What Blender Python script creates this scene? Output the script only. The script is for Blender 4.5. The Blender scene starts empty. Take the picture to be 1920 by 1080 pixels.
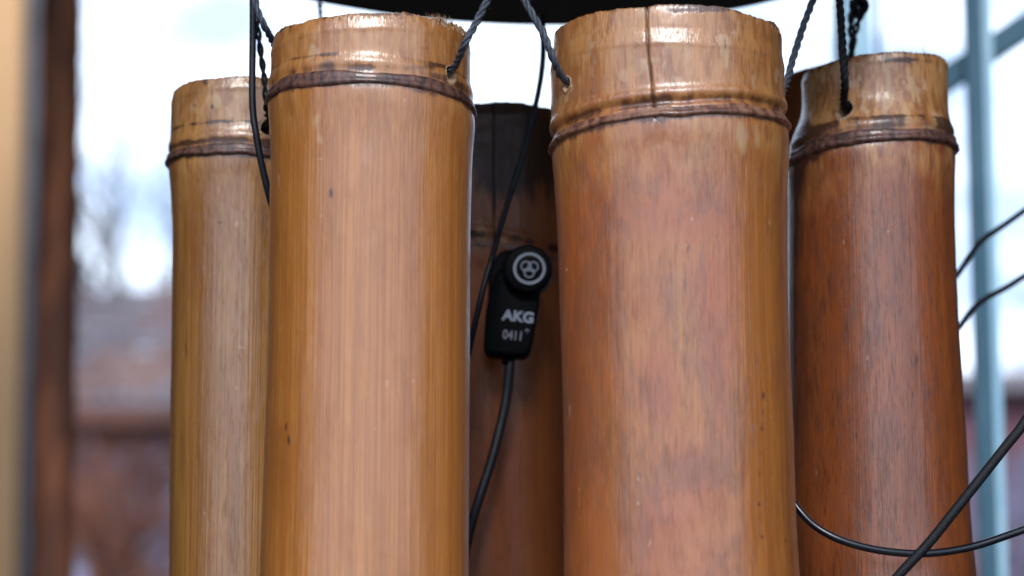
import bpy, bmesh, math, random
import numpy as np
from mathutils import Vector, Matrix
R = math.radians
random.seed(4)
C = bpy.context.scene.collection
S = bpy.context.scene

# ------------------------------------------------------------------ camera
F = 4600.0                      # focal length in pixels of a 1920 wide frame
PITCH = R(10)
CZ = 1.50
cam = bpy.data.cameras.new("camera")
cam.sensor_width = 36
cam.lens = 36 * F / 1920
cam.clip_start = 0.02
cam.clip_end = 3000
cam.dof.use_dof = True
cam.dof.focus_distance = 0.54
cam.dof.aperture_fstop = 13.0
co = bpy.data.objects.new("camera", cam)
C.objects.link(co)
co.location = (0, 0, CZ)
co.rotation_euler = (math.pi / 2 + PITCH, 0, 0)
S.camera = co

# ------------------------------------------------------------------ sky and sun
SUN_EL, SUN_AZ = R(34), R(184)          # the light comes from behind the camera
w = bpy.data.worlds.new("World")
S.world = w
w.use_nodes = True
nt = w.node_tree
nt.nodes.clear()
sky = nt.nodes.new("ShaderNodeTexSky")
sky.sky_type = 'NISHITA'
sky.sun_disc = False
sky.sun_elevation = SUN_EL
sky.sun_rotation = SUN_AZ
tc = nt.nodes.new("ShaderNodeTexCoord")
mp = nt.nodes.new("ShaderNodeMapping")
mp.inputs['Scale'].default_value = (1, 1, 2.2)
nz = nt.nodes.new("ShaderNodeTexNoise")
nz.inputs['Scale'].default_value = 13.0
nz.inputs['Detail'].default_value = 5
rp = nt.nodes.new("ShaderNodeValToRGB")
rp.color_ramp.elements[0].position = 0.30
rp.color_ramp.elements[0].color = (0.93, 0.93, 0.93, 1)
rp.color_ramp.elements[1].position = 0.62
rp.color_ramp.elements[1].color = (0.97, 0.97, 0.97, 1)
mx = nt.nodes.new("ShaderNodeMix")
mx.data_type = 'RGBA'
nz2 = nt.nodes.new("ShaderNodeTexNoise")
nz2.inputs['Scale'].default_value = 16.0
nz2.inputs['Detail'].default_value = 4
rp2 = nt.nodes.new("ShaderNodeValToRGB")                # overcast white with cooler grey-blue patches
rp2.color_ramp.elements[0].position = 0.40
rp2.color_ramp.elements[0].color = (3.2, 4.3, 6.2, 1)
rp2.color_ramp.elements[1].position = 0.60
rp2.color_ramp.elements[1].color = (7.4, 8.6, 10.4, 1)
nt.links.new(mp.outputs['Vector'], nz2.inputs['Vector'])
nt.links.new(nz2.outputs['Fac'], rp2.inputs['Fac'])
nt.links.new(rp2.outputs['Color'], mx.inputs['B'])
bg = nt.nodes.new("ShaderNodeBackground")
bg.inputs['Strength'].default_value = 0.15
wo = nt.nodes.new("ShaderNodeOutputWorld")
L = nt.links.new
L(tc.outputs['Generated'], mp.inputs['Vector'])
L(mp.outputs['Vector'], nz.inputs['Vector'])
L(nz.outputs['Fac'], rp.inputs['Fac'])
L(rp.outputs['Color'], mx.inputs['Factor'])
L(sky.outputs['Color'], mx.inputs['A'])
L(mx.outputs['Result'], bg.inputs['Color'])
L(bg.outputs['Background'], wo.inputs['Surface'])

sun = bpy.data.lights.new("sun", 'SUN')
sun.energy = 1.45
sun.angle = R(15)
sun.color = (1.0, 0.97, 0.95)
so = bpy.data.objects.new("sun", sun)
C.objects.link(so)
so.rotation_euler = (R(90) - SUN_EL, 0, R(-4))
so.location = (0, -3, 4)

S.view_settings.view_transform = 'Standard'
S.view_settings.look = 'None'
S.view_settings.exposure = 0.80
S.view_settings.gamma = 1

# ------------------------------------------------------------------ helpers
CP, SP = math.cos(PITCH), math.sin(PITCH)


def P(px, py, Y):
    """point on the vertical plane y = Y seen at a pixel of the photograph"""
    u, v = (px - 960) / F, (540 - py) / F
    d = Vector((u, CP - v * SP, SP + v * CP))
    t = Y / d.y
    return Vector((d.x * t, Y, CZ + d.z * t))


def mpp(py, Y):
    """metres per pixel at that row and distance"""
    v = (540 - py) / F
    return Y / (CP - v * SP) / F


def link(name, me, mat=None, parent=None, label=None):
    o = bpy.data.objects.new(name, me)
    C.objects.link(o)
    if mat is not None:
        me.materials.append(mat)
    if parent is not None:
        o.parent = parent
        me.transform(Matrix.Translation(-parent.matrix_basis.translation))
    if label:
        o['label'] = label
    return o


def tag(o, label, cat, group=None):
    o['label'] = label
    o['category'] = cat
    if group:
        o['group'] = group
    return o


def thing(name, label, cat, loc, group=None):
    o = bpy.data.objects.new(name, None)
    C.objects.link(o)
    o.empty_display_size = 0.01
    o.location = loc
    return tag(o, label, cat, group)


def smooth(me, on=True):
    me.polygons.foreach_set('use_smooth', [on] * len(me.polygons))
    return me


def mesh_np(name, verts, faces, sm=True):
    me = bpy.data.meshes.new(name)
    me.from_pydata([tuple(v) for v in verts], [], [tuple(f) for f in faces])
    me.update()
    if sm:
        smooth(me)
    return me


_rng = np.random.RandomState(7)


def noise1(n, cells, seed=0, periodic=True):
    """smooth 1D noise, n samples over 'cells' cells, -1..1"""
    r = np.random.RandomState(seed)
    k = r.uniform(-1, 1, cells)
    x = np.arange(n) / n * cells
    i = x.astype(int)
    f = x - i
    f = f * f * (3 - 2 * f)
    return k[i % cells] * (1 - f) + k[(i + 1) % cells] * f


def vnoise(x, y, seed=0):
    """value noise -1..1 on arrays"""
    r = np.random.RandomState(seed)
    T = r.uniform(-1, 1, (256, 256))
    xi, yi = np.floor(x).astype(int), np.floor(y).astype(int)
    fx, fy = x - xi, y - yi
    fx = fx * fx * (3 - 2 * fx)
    fy = fy * fy * (3 - 2 * fy)
    a = T[xi % 256, yi % 256]
    b = T[(xi + 1) % 256, yi % 256]
    c = T[xi % 256, (yi + 1) % 256]
    d = T[(xi + 1) % 256, (yi + 1) % 256]
    return (a * (1 - fx) + b * fx) * (1 - fy) + (c * (1 - fx) + d * fx) * fy


def fbm(x, y, seed=0, o=3):
    s, a = 0, 1.0
    for k in range(o):
        s = s + a * vnoise(x * 2 ** k, y * 2 ** k, seed + k)
        a *= .5
    return s


# ------------------------------------------------------------------ materials
def new_mat(name):
    m = bpy.data.materials.new(name)
    m.use_nodes = True
    n = m.node_tree
    b = n.nodes['Principled BSDF']
    return m, n, b


def N(n, kind, **kw):
    d = n.nodes.new(kind)
    for k, v in kw.items():
        if hasattr(d, k) and k not in d.inputs:
            setattr(d, k, v)
        else:
            d.inputs[k].default_value = v
    return d


def mixc(n, fac, a, b, mode='MIX'):
    m = n.nodes.new("ShaderNodeMix")
    m.data_type = 'RGBA'
    m.blend_type = mode
    for s, v in (('Factor', fac), ('A', a), ('B', b)):
        if isinstance(v, bpy.types.NodeSocket):
            n.links.new(v, m.inputs[s])
        elif s == 'Factor':
            m.inputs[s].default_value = v
        else:
            m.inputs[s].default_value = (*v, 1) if len(v) == 3 else v
    return m.outputs['Result']


def math_(n, op, a, b=0.0, clamp=False):
    m = n.nodes.new("ShaderNodeMath")
    m.operation = op
    m.use_clamp = clamp
    for i, v in enumerate((a, b)):
        if isinstance(v, bpy.types.NodeSocket):
            n.links.new(v, m.inputs[i])
        else:
            m.inputs[i].default_value = v
    return m.outputs[0]


def ramp(n, src, lo, hi, smooth_=True):
    m = n.nodes.new("ShaderNodeMapRange")
    m.interpolation_type = 'SMOOTHSTEP' if smooth_ else 'LINEAR'
    n.links.new(src, m.inputs['Value'])
    m.inputs['From Min'].default_value = lo
    m.inputs['From Max'].default_value = hi
    return m.outputs['Result']


def noise(n, vec, scale, zs, detail=3, rough=.55, off=0.0, dist=0.0):
    mp = n.nodes.new("ShaderNodeMapping")
    mp.inputs['Scale'].default_value = (1, 1, zs)
    mp.inputs['Location'].default_value = (off, off * .7, off * 1.3)
    n.links.new(vec, mp.inputs['Vector'])
    t = n.nodes.new("ShaderNodeTexNoise")
    t.inputs['Scale'].default_value = scale
    t.inputs['Detail'].default_value = detail
    t.inputs['Roughness'].default_value = rough
    t.inputs['Distortion'].default_value = dist
    n.links.new(mp.outputs['Vector'], t.inputs['Vector'])
    return t.outputs['Fac']


def bamboo_mat(name, gold, deep, red, stain_and_shade, redness=.5, dashes=.3, rough=.34,
               streak=.5, wide_amt=.5, off=0.0, pits=.3, coat=1.0, spec=.32, smoke=0.0, dash_bias=0.0):
    m, n, b = new_mat(name)
    gold, deep, red, stain_and_shade = [(c_[0] * .84, c_[1] * .74, c_[2] * .47) for c_ in (gold, deep, red, stain_and_shade)]
    lk = n.links.new
    v = n.nodes.new("ShaderNodeTexCoord").outputs['Object']
    at = n.nodes.new("ShaderNodeAttribute")
    at.attribute_name = 'stain_and_shade'
    sep = n.nodes.new("ShaderNodeSeparateColor")
    lk(at.outputs['Color'], sep.inputs['Color'])
    aT = at.outputs['Alpha']
    aD, aP, aR = sep.outputs[0], sep.outputs[1], sep.outputs[2]
    fine = noise(n, v, 2600, .005, 2, .6, off)
    mid = noise(n, v, 800, .0045, 3, .6, off + 3)
    wide = noise(n, v, 190, .012, 3, .55, off + 5)
    mott = noise(n, v, 75, .42, 5, .62, off + 9, .6)
    mott2 = noise(n, v, 260, .28, 4, .65, off + 11, .4)
    dash = noise(n, v, 4600, .045, 3, .6, off + 17)
    speck = noise(n, v, 900, .35, 2, .5, off + 23)
    # longitudinal fibres
    f = math_(n, 'ADD', math_(n, 'MULTIPLY', fine, .68), math_(n, 'MULTIPLY', mid, .32))
    f = ramp(n, f, .39, .61)
    c = mixc(n, math_(n, 'MULTIPLY', f, streak), gold, deep)
    c = mixc(n, math_(n, 'MULTIPLY', ramp(n, wide, .42, .68), wide_amt), c, deep)
    # reddish, cloudy burnt colour
    rr = math_(n, 'ADD', math_(n, 'ADD', ramp(n, mott, .36, .64), math_(n, 'MULTIPLY', aR, 1.3)), redness - 1.0)
    rr = math_(n, 'MULTIPLY', rr, .9, True)
    c = mixc(n, rr, c, red)
    c = mixc(n, math_(n, 'MULTIPLY', ramp(n, mott2, .50, .70), .38), c, deep)
    tg = math_(n, 'MULTIPLY', aT, ramp(n, mott2, .25, .6), True)
    c = mixc(n, aT, c, mixc(n, ramp(n, math_(n, 'ADD', math_(n, 'MULTIPLY', mott2, .6), math_(n, 'MULTIPLY', noise(n, v, 900, .22, 3, .6, off + 51), .4)), .43, .58), (.47, .240, .088), (.255, .100, .030)))
    # smoky burnt blotches
    if smoke:
        sm = noise(n, v, 52, .48, 6, .66, off + 41, 1.2)
        sf = math_(n, 'ADD', math_(n, 'MULTIPLY', sm, .7), math_(n, 'MULTIPLY', noise(n, v, 1100, .14, 3, .6, off + 47), .3))
        sf = math_(n, 'ADD', sf, math_(n, 'MULTIPLY', aR, .07))
        c = mixc(n, math_(n, 'MULTIPLY', math_(n, 'MULTIPLY', ramp(n, sf, .48, .62), smoke), math_(n, 'SUBTRACT', 1.0, aT)), c, (.105, .040, .024))
    # short dark dashes (pores) and specks
    dd = ramp(n, math_(n, 'ADD', math_(n, 'ADD', dash, dash_bias), math_(n, 'MULTIPLY', math_(n, 'SUBTRACT', mott2, .5), .25)), .56, .70)
    c = mixc(n, math_(n, 'MULTIPLY', math_(n, 'MULTIPLY', dd, dashes), math_(n, 'SUBTRACT', 1.0, math_(n, 'MULTIPLY', aT, .9))), c, stain_and_shade)
    sp = ramp(n, speck, .70, .76)
    c = mixc(n, math_(n, 'MULTIPLY', sp, dashes * .8), c, stain_and_shade)
    fleck = noise(n, v, 520, .45, 2, .5, off + 31)
    c = mixc(n, math_(n, 'MULTIPLY', ramp(n, fleck, .735, .77), .45), c, (.46, .33, .22))
    # pale scuffed patches and a few painted highlights
    pe = math_(n, 'ADD', aP, math_(n, 'MULTIPLY', math_(n, 'SUBTRACT', mott2, .5), 1.1))
    pe = ramp(n, pe, .30, .66)
    pe = math_(n, 'MULTIPLY', pe, ramp(n, aP, .05, .25))
    c = mixc(n, math_(n, 'MULTIPLY', pe, .55), c, (.46, .30, .16))
    # dark stains and painted-in shade
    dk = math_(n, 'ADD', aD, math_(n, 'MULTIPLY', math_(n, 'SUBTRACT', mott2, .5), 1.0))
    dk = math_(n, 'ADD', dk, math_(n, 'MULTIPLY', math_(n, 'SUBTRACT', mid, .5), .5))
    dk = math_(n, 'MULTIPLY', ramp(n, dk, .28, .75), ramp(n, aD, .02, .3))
    c = mixc(n, math_(n, 'MULTIPLY', dk, .9), c, stain_and_shade)
    lk(c, b.inputs['Base Color'])
    # gloss
    rgh = math_(n, 'ADD', rough, math_(n, 'MULTIPLY', math_(n, 'SUBTRACT', mott, .5), .3))
    rgh = math_(n, 'ADD', rgh, math_(n, 'MULTIPLY', pe, .15))
    rgh = math_(n, 'ADD', rgh, math_(n, 'MULTIPLY', dk, .15))
    lk(rgh, b.inputs['Roughness'])
    b.inputs['Coat Weight'].default_value = coat
    b.inputs['Coat IOR'].default_value = 1.58
    lk(math_(n, 'ADD', math_(n, 'MULTIPLY', mott2, .26), .08), b.inputs['Coat Roughness'])
    b.inputs['Specular IOR Level'].default_value = spec
    h = math_(n, 'ADD', math_(n, 'MULTIPLY', f, .35), math_(n, 'MULTIPLY', dd, -pits * 2.2))
    h = math_(n, 'ADD', h, math_(n, 'MULTIPLY', mott2, .22))
    h = math_(n, 'ADD', h, math_(n, 'MULTIPLY', dk, -.5))
    bp = n.nodes.new("ShaderNodeBump")
    bp.inputs['Strength'].default_value = .55
    bp.inputs['Distance'].default_value = .00012
    lk(h, bp.inputs['Height'])
    lk(bp.outputs['Normal'], b.inputs['Normal'])
    lk(bp.outputs['Normal'], b.inputs['Coat Normal'])
    return m


def plain_mat(name, col, col2, scale, rough=.5, bump=.0002, zs=1.0, metal=0.0, coat=0.0, lo=.4, hi=.6, spec=.5):
    m, n, b = new_mat(name)
    v = n.nodes.new("ShaderNodeTexCoord").outputs['Object']
    t = noise(n, v, scale, zs, 4, .6)
    c = mixc(n, ramp(n, t, lo, hi), col, col2)
    n.links.new(c, b.inputs['Base Color'])
    b.inputs['Roughness'].default_value = rough
    b.inputs['Metallic'].default_value = metal
    b.inputs['Coat Weight'].default_value = coat
    b.inputs['Specular IOR Level'].default_value = spec
    bp = n.nodes.new("ShaderNodeBump")
    bp.inputs['Strength'].default_value = .6
    bp.inputs['Distance'].default_value = bump
    n.links.new(t, bp.inputs['Height'])
    n.links.new(bp.outputs['Normal'], b.inputs['Normal'])
    return m


M = {}
M['gold'] = bamboo_mat('bamboo_golden', (.48, .207, .066), (.30, .110, .029), (.33, .12, .036), (.060, .022, .012),
                       redness=.22, dashes=.14, streak=.75, wide_amt=.22, off=0, pits=.1, rough=.36)
M['olive'] = bamboo_mat('bamboo_olive', (.37, .190, .068), (.19, .080, .026), (.24, .095, .034), (.055, .022, .014),
                        redness=.35, dashes=.25, streak=.75, off=2.3, pits=.2, rough=.42)
M['red'] = bamboo_mat('bamboo_reddish', (.45, .180, .056), (.25, .080, .023), (.37, .112, .040), (.075, .024, .014),
                      redness=.68, smoke=.45, dashes=.32, streak=.50, off=4.1, pits=.25, rough=.38)
M['brown'] = bamboo_mat('bamboo_red_brown', (.31, .094, .034), (.16, .043, .015), (.26, .072, .027), (.040, .014, .010),
                        redness=.62, smoke=.45, dashes=.68, coat=.7, streak=.60, off=6.7, pits=.12, dash_bias=.045, rough=.40)
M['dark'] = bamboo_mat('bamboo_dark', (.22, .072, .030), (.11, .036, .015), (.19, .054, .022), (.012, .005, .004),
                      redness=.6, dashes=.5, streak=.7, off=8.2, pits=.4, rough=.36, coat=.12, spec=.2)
M['ring'] = plain_mat('node_scar', (.125, .055, .038), (.040, .018, .015), 700, .5, .0004, .6, coat=.25)
M['ring_light'] = plain_mat('node_scar_pale', (.24, .115, .070), (.09, .036, .024), 420, .40, .0004, .5, coat=.35)
M['rim'] = plain_mat('cut_end', (.36, .21, .10), (.15, .08, .04), 1500, .8, .0003, .3)
M['lip'] = plain_mat('torn_fibre', (.42, .28, .17), (.22, .12, .065), 1800, .85, .0003)
M['crack'] = plain_mat('crack_inside', (.02, .009, .005), (.008, .004, .003), 500, .9)
M['cord'] = plain_mat('twisted_cord', (.020, .026, .038), (.060, .072, .095), 3200, .55, .0003, .25)
M['cord_black'] = plain_mat('black_cord', (.003, .0035, .005), (.009, .010, .014), 2600, .6, .0003, .4, spec=.25)
M['cable'] = plain_mat('cable_sheath', (.004, .005, .009), (.008, .010, .016), 300, .45, .00005, spec=.3)
M['cable_gloss'] = plain_mat('glossy_cable_sheath', (.004, .005, .009), (.007, .009, .014), 300, .25, .00005, spec=.5)
M['disc'] = plain_mat('dark_disc_wood', (.005, .003, .003), (.010, .006, .005), 90, .7, .0002, 1, spec=.12)
M['mic'] = plain_mat('mic_housing', (.0010, .0012, .002), (.002, .0023, .0035), 2500, .5, .00004, spec=.06)
M['print'] = plain_mat('mic_print', (.22, .26, .34), (.17, .20, .27), 2500, .5, .00001)
M['print_dim'] = plain_mat('mic_print_faint', (.15, .17, .21), (.10, .12, .15), 2500, .5, .00001)

# ------------------------------------------------------------------ bamboo tubes


def project(V):
    X = V[:, 0]
    Yw = V[:, 1]
    Z = V[:, 2] - CZ
    dep = Yw * CP + Z * SP
    up = -Yw * SP + Z * CP
    return 960 + F * X / dep, 540 - F * up / dep


def catmull(xs, ys, x):
    """monotone-ish cubic interpolation of a table"""
    xs, ys = np.array(xs, float), np.array(ys, float)
    m = np.gradient(ys, xs)
    i = np.clip(np.searchsorted(xs, x) - 1, 0, len(xs) - 2)
    h = xs[i + 1] - xs[i]
    t = np.clip((x - xs[i]) / h, 0, 1)
    h00 = 2 * t**3 - 3 * t**2 + 1
    h10 = t**3 - 2 * t**2 + t
    h01 = -2 * t**3 + 3 * t**2
    h11 = t**3 - t**2
    return h00 * ys[i] + h10 * h * m[i] + h01 * ys[i + 1] + h11 * h * m[i + 1]


class Tube:
    pass


def build_tube(label, Y, prof, rim, node, mat, seed, holes=(), cracks=(), dark=(), pale=(), redb=(),
               ringmat='ring', fray=0.0, ring_h=24, double=False, node_lines=(), fibres=(), frontal=1.0, rimdark=.7,
               ring_out=.0009, band=(.001, .003), topgold=.5, rough_ring=.35):
    """prof: rows of (py, left px, right px); rim: (row at left, row at right) of the cut end;
    node: (row left, row right) of the scar ring's middle, measured at the silhouette"""
    T = Tube()
    T.Y = Y
    rows = []
    for py, xl, xr in prof:
        a = P((xl + xr) / 2, py, Y)
        rows.append((a.z, a.x, (xr - xl) / 2 * mpp(py, Y)))
    rows.sort()
    zb = CZ - .235
    z0, x0, r0 = rows[0]
    z1, x1, r1 = rows[1]
    sl = (x0 - x1) / (z0 - z1)
    rows = [(zb, x0 + sl * (zb - z0) * .8, r0 * 1.03), (zb + .1, x0 + sl * (zb + .1 - z0) * .9, r0 * 1.01)] + rows
    zt = rows[-1][0]
    rows.append((zt + .01, rows[-1][1], rows[-1][2]))
    ZS = [a[0] for a in rows]
    cxf = lambda z: catmull(ZS, [a[1] for a in rows], z)
    rf = lambda z: catmull(ZS, [a[2] for a in rows], z)
    T.cx, T.r = cxf, rf
    cm = (prof[0][1] + prof[0][2]) / 2
    zl, zr = P(cm, rim[0], Y).z, P(cm, rim[1], Y).z
    ztop = (zl + zr) / 2
    tilt = (zr - zl) / 2
    nzl, nzr = P(cm, node[0], Y).z, P(cm, node[1], Y).z
    znode = (nzl + nzr) / 2
    ntilt = (nzr - nzl) / 2
    # columns: dense in front
    nf, nb = 230, 50
    th = np.concatenate([np.linspace(-105, 105, nf, endpoint=False), np.linspace(105, 255, nb, endpoint=False)])
    th = np.radians(th)
    for cr in cracks:
        c0 = (cxf(ztop), rf(ztop))
        a0 = math.asin(max(-1, min(1, (P(cr['x'], cr['y0'], Y - c0[1]).x - c0[0]) / c0[1])))
        cr['a'] = a0
        k = np.argmin(np.abs(th - a0))
        th[k] = a0
        cr['k'] = k
    nc = len(th)
    s1 = np.arange(0, .052, .00036)
    s2 = np.arange(.052, .125, .00065)
    s3 = np.linspace(.125, ztop - zb, 14)
    sd = np.concatenate([s1, s2, s3])
    nr = len(sd)
    TH, SD = np.meshgrid(th, sd, indexing='ij')
    fade = np.exp(-SD / .006)
    # frayed cut edge
    edge = noise1(nc, 40, seed) * .00012 + noise1(nc, 12, seed + 1) * .0003
    fr = np.abs(noise1(nc, 140, seed + 2)) * .00022
    if fray:
        fr = fr + np.clip(np.sin(th) * 1.6 - .4, 0, 1) * np.abs(noise1(nc, 150, seed + 5)) * fray
    edge = edge + fr
    Z = ztop - SD + (tilt * np.sin(TH)) * np.exp(-SD / .03) + edge[:, None] * np.exp(-SD / .0012)
    CXv, RR = cxf(Z), rf(Z)
    # slightly uneven, not perfectly round
    oval = 1 + .010 * np.cos(2 * TH + seed) + .004 * fbm(TH * 2.2 + 20, Z * 40 + 50, seed + 9, 2) * (np.cos(TH) + .3)
    RR = RR * (1 + (oval - 1) * np.cos(TH) ** 2)
    zn = znode + ntilt * np.sin(TH) + (noise1(nc, 7, seed + 3) * .00035 + noise1(nc, 26, seed + 4) * .00012)[:, None]
    T.zn = lambda t: znode + ntilt * math.sin(t)
    q = Z - zn
    # swelling under and over the scar
    RR = RR + .00018 * np.exp(-((q + .0030) / .0030) ** 2) * frontal
    if double:
        RR = RR + .00045 * np.exp(-((q - .0042) / .0011) ** 2) - .00050 * np.exp(-((q - .0023) / .0007) ** 2)
    else:
        RR = RR + .00035 * np.exp(-((q - .0036) / .0013) ** 2)
    # slight roll-off at the cut edge, band of the turned top
    RR = RR - .00018 * np.exp(-SD / .00035)
    s0_, s1_ = band
    wob_ = .0004 * fbm(TH * 3 + 9, TH * 0, seed + 31)
    ss_ = SD - wob_
    RR = RR + .17 * (np.clip(ss_, s0_, s1_) - s1_) * 1.0 + .00014 / (1 + np.exp((ss_ - s1_ - .0003) / .00018))
    RR = RR + .000016 * fbm(TH * 60 + 100, Z * 40, seed + 6, 2)
    RR = RR + (.00003 + .00004 * np.exp(-SD / .010)) * fbm(TH * 9 + 100, Z * 220, seed + 7, 3)
    # cracks
    TH2 = TH.copy()
    for cr in cracks:
        zc0 = ztop
        zc1 = P(cr['x'], cr['y1'], Y - rf(ztop)).z
        g = np.clip((Z[0] - zc1) / (zc0 - zc1), 0, 1)
        wid = cr['w'] / rf(ztop) * (g ** .6)
        wander = cr.get('wander', 0) / rf(ztop) * ((1 - g) + .25 * noise1(nr, 18, seed + 77))
        k = cr['k']
        fall = np.exp(-((TH - cr['a']) / .22) ** 2)
        TH2 = TH2 + fall * wander[None, :]
        base = TH2[k].copy()
        bl = np.clip(g * 12, 0, 1)
        TH2[k - 1] = TH2[k - 1] * (1 - bl) + (base - wid / 2 - 2e-4) * bl
        TH2[k + 1] = TH2[k + 1] * (1 - bl) + (base + wid / 2 + 2e-4) * bl
        rk = RR[k].copy()
        RR[k - 1] = RR[k - 1] * (1 - bl) + rk * bl
        RR[k + 1] = RR[k + 1] * (1 - bl) + rk * bl
        RR[k] = rk - cr['d'] * bl * g ** .3
    X = CXv + RR * np.sin(TH2)
    Yv = Y - RR * np.cos(TH2)
    V = np.stack([X.ravel(), Yv.ravel(), Z.ravel()], 1)
    # faces
    II, JJ = np.meshgrid(np.arange(nc), np.arange(nr - 1), indexing='ij')
    a = II * nr + JJ
    b = ((II + 1) % nc) * nr + JJ
    FA = np.stack([a, a + 1, b + 1, b], -1).reshape(-1, 4)
    # holes
    keep = np.ones(len(FA), bool)
    T.holes = []
    for hpx, hpy, hr in holes:
        zz = P(hpx, hpy, Y - .015).z
        for _ in range(4):
            c0, r0_ = float(cxf(zz)), float(rf(zz))
            sn = max(-.99, min(.99, (P(hpx, hpy, Y - .015).x - c0) / r0_))
            yy = Y - r0_ * math.sqrt(1 - sn * sn)
            pt = P(hpx, hpy, yy)
            zz = pt.z
            sn = max(-.99, min(.99, (pt.x - c0) / r0_))
        ha = math.asin(sn)
        r_m = hr * mpp(hpy, Y)
        du = (TH2.ravel() - ha) * r0_
        dz = V[:, 2] - zz
        D = np.hypot(du, dz * .85)
        fc = D[FA].mean(1)
        near = np.abs(TH.ravel()[FA[:, 0]] - ha) < 1.0
        rem = (fc < r_m) & near
        keep &= ~rem
        bv = np.unique(FA[rem])
        kv = np.unique(FA[~rem])
        bd = np.intersect1d(bv, kv)
        ang = np.arctan2(dz[bd] * .85, du[bd])
        rr_ = r_m * (1 + .03 * np.sin(ang * 3 + 1))
        nu, nz_ = rr_ * np.cos(ang), rr_ * np.sin(ang) / .85
        tt = ha + nu / r0_
        V[bd, 0] = cxf(zz + nz_) + rf(zz + nz_) * np.sin(tt)
        V[bd, 1] = Y - rf(zz + nz_) * np.cos(tt)
        V[bd, 2] = zz + nz_
        T.holes.append((ha, zz, r_m, Vector((pt.x, pt.y, pt.z)), Vector((math.sin(ha), -math.cos(ha), 0))))
    # ---- stain masks, some blobs holding painted shade or highlight
    px, py = project(V)
    front = (np.cos(TH).ravel() > -.05)
    qq = (q / 1.0).ravel()
    sdr = (ztop + tilt * np.sin(TH) - Z).ravel()
    thr = TH.ravel()
    n1 = fbm(thr * 5 + 30, V[:, 2] * 200, seed + 40, 3)
    n2 = fbm(thr * 40 + 30, V[:, 2] * 60, seed + 41, 2)
    mD = min(.75, ring_out * 2500) * np.exp(-((qq + .0008) / .0016) ** 2) + .50 * np.exp(-((qq - .0024) / .0012) ** 2) * (1 + .6 * n1)
    for off_, amp in node_lines:
        mD += amp * np.exp(-((qq - off_) / .0005) ** 2) * (.8 + .5 * n1)
    mD += rimdark * np.exp(-sdr / .0007) * (.45 + .8 * n2)
    mD += .25 * np.exp(-((sdr - band[1] - .0005) / .0004) ** 2) * np.clip(.5 + n1, 0, 1)
    n5 = fbm(thr * 7 + 60, V[:, 2] * 260 + 9, seed + 44, 3)
    mP = np.clip((.75 * n5 - .12) / (1 + np.exp(-qq / .0008)), 0, .6) * topgold * 1.6
    mD += np.clip(.55 * fbm(thr * 9 + 90, V[:, 2] * 330 + 5, seed + 47, 3) - .12, 0, .5) / (1 + np.exp(-(qq - .002) / .001)) * topgold
    mR = np.zeros(len(V))
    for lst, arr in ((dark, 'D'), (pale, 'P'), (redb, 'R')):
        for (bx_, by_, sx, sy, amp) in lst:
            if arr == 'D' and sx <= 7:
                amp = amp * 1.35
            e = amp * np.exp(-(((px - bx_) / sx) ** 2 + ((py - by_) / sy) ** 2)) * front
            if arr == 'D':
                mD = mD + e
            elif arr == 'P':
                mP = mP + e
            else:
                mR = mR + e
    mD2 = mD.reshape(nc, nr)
    for cr in cracks:
        g_ = np.clip((Z[0] - P(cr['x'], cr['y1'], Y - rf(ztop)).z) * 1500, 0, 1)
        if cr.get('pale'):
            g_ = g_ * .25
        mD2[cr['k']] += 2.0 * g_
        mD2[cr['k'] - 1] += .45 * g_
        mD2[cr['k'] + 1] += .3 * g_
    mT = topgold / (1 + np.exp(-(qq - .001) / .0012)) + .5 * topgold * np.exp(-(np.minimum(qq, 0) / .012) ** 2) * (qq <= .001) * (1 + n1)
    # ---- origin and mesh
    org = Vector((float(cxf(ztop)), Y, ztop))
    T.root = thing('bamboo_tube', label, 'bamboo tube', org, 'bamboo tubes of the wind chime')
    me = mesh_np('culm', V, FA[keep])
    col = np.stack([np.clip(mD, 0, 1), np.clip(mP, 0, 1), np.clip(mR, -1, 1), np.clip(mT, 0, 1)], 1)
    ca = me.color_attributes.new('stain_and_shade', 'FLOAT_COLOR', 'POINT')
    ca.data.foreach_set('color', col.ravel().astype(np.float32))
    culm = link('culm', me, mat, T.root)
    # ---- cut end and inner wall
    wall = .0042
    it = np.stack([X[:, 0], Yv[:, 0], Z[:, 0]], 1)
    ci = float(cxf(ztop))
    ri = rf(ztop) - wall
    inn = np.stack([ci + ri * np.sin(th), Y - ri * np.cos(th), np.full(nc, ztop) + tilt * np.sin(th) * .8 + edge * .6], 1)
    zi = ztop - .045
    inn2 = inn.copy()
    inn2[:, 2] = zi
    ctr = np.array([[ci, Y, zi]])
    V2 = np.concatenate([it, inn, inn2, ctr])
    F2 = []
    for i in range(nc):
        j = (i + 1) % nc
        F2.append((i, j, nc + j, nc + i))
        F2.append((nc + i, nc + j, 2 * nc + j, 2 * nc + i))
        F2.append((2 * nc + i, 2 * nc + j, 3 * nc))
    link('cut_end', mesh_np('cut_end', V2, F2, False), M['rim'], T.root)
    # ---- scar ring
    pn = 9
    hh = ring_h * mpp(node[0], Y) / 2
    RV = []
    nth = 300
    tv = np.linspace(-math.pi, math.pi, nth, endpoint=False)
    lowj = noise1(nth, 30, seed + 60) * .14 + noise1(nth, 9, seed + 61) * .20 + noise1(nth, 90, seed + 64) * .03
    upj = noise1(nth, 22, seed + 62) * .22 + noise1(nth, 8, seed + 63) * .22 + noise1(nth, 80, seed + 65) * .05
    outj = 1 + rough_ring * (noise1(nth, 50, seed + 66) * .22 + noise1(nth, 12, seed + 67) * .2 + noise1(nth, 120, seed + 68) * .14)
    nj7, nj26 = noise1(nc, 7, seed + 3), noise1(nc, 26, seed + 4)
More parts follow.
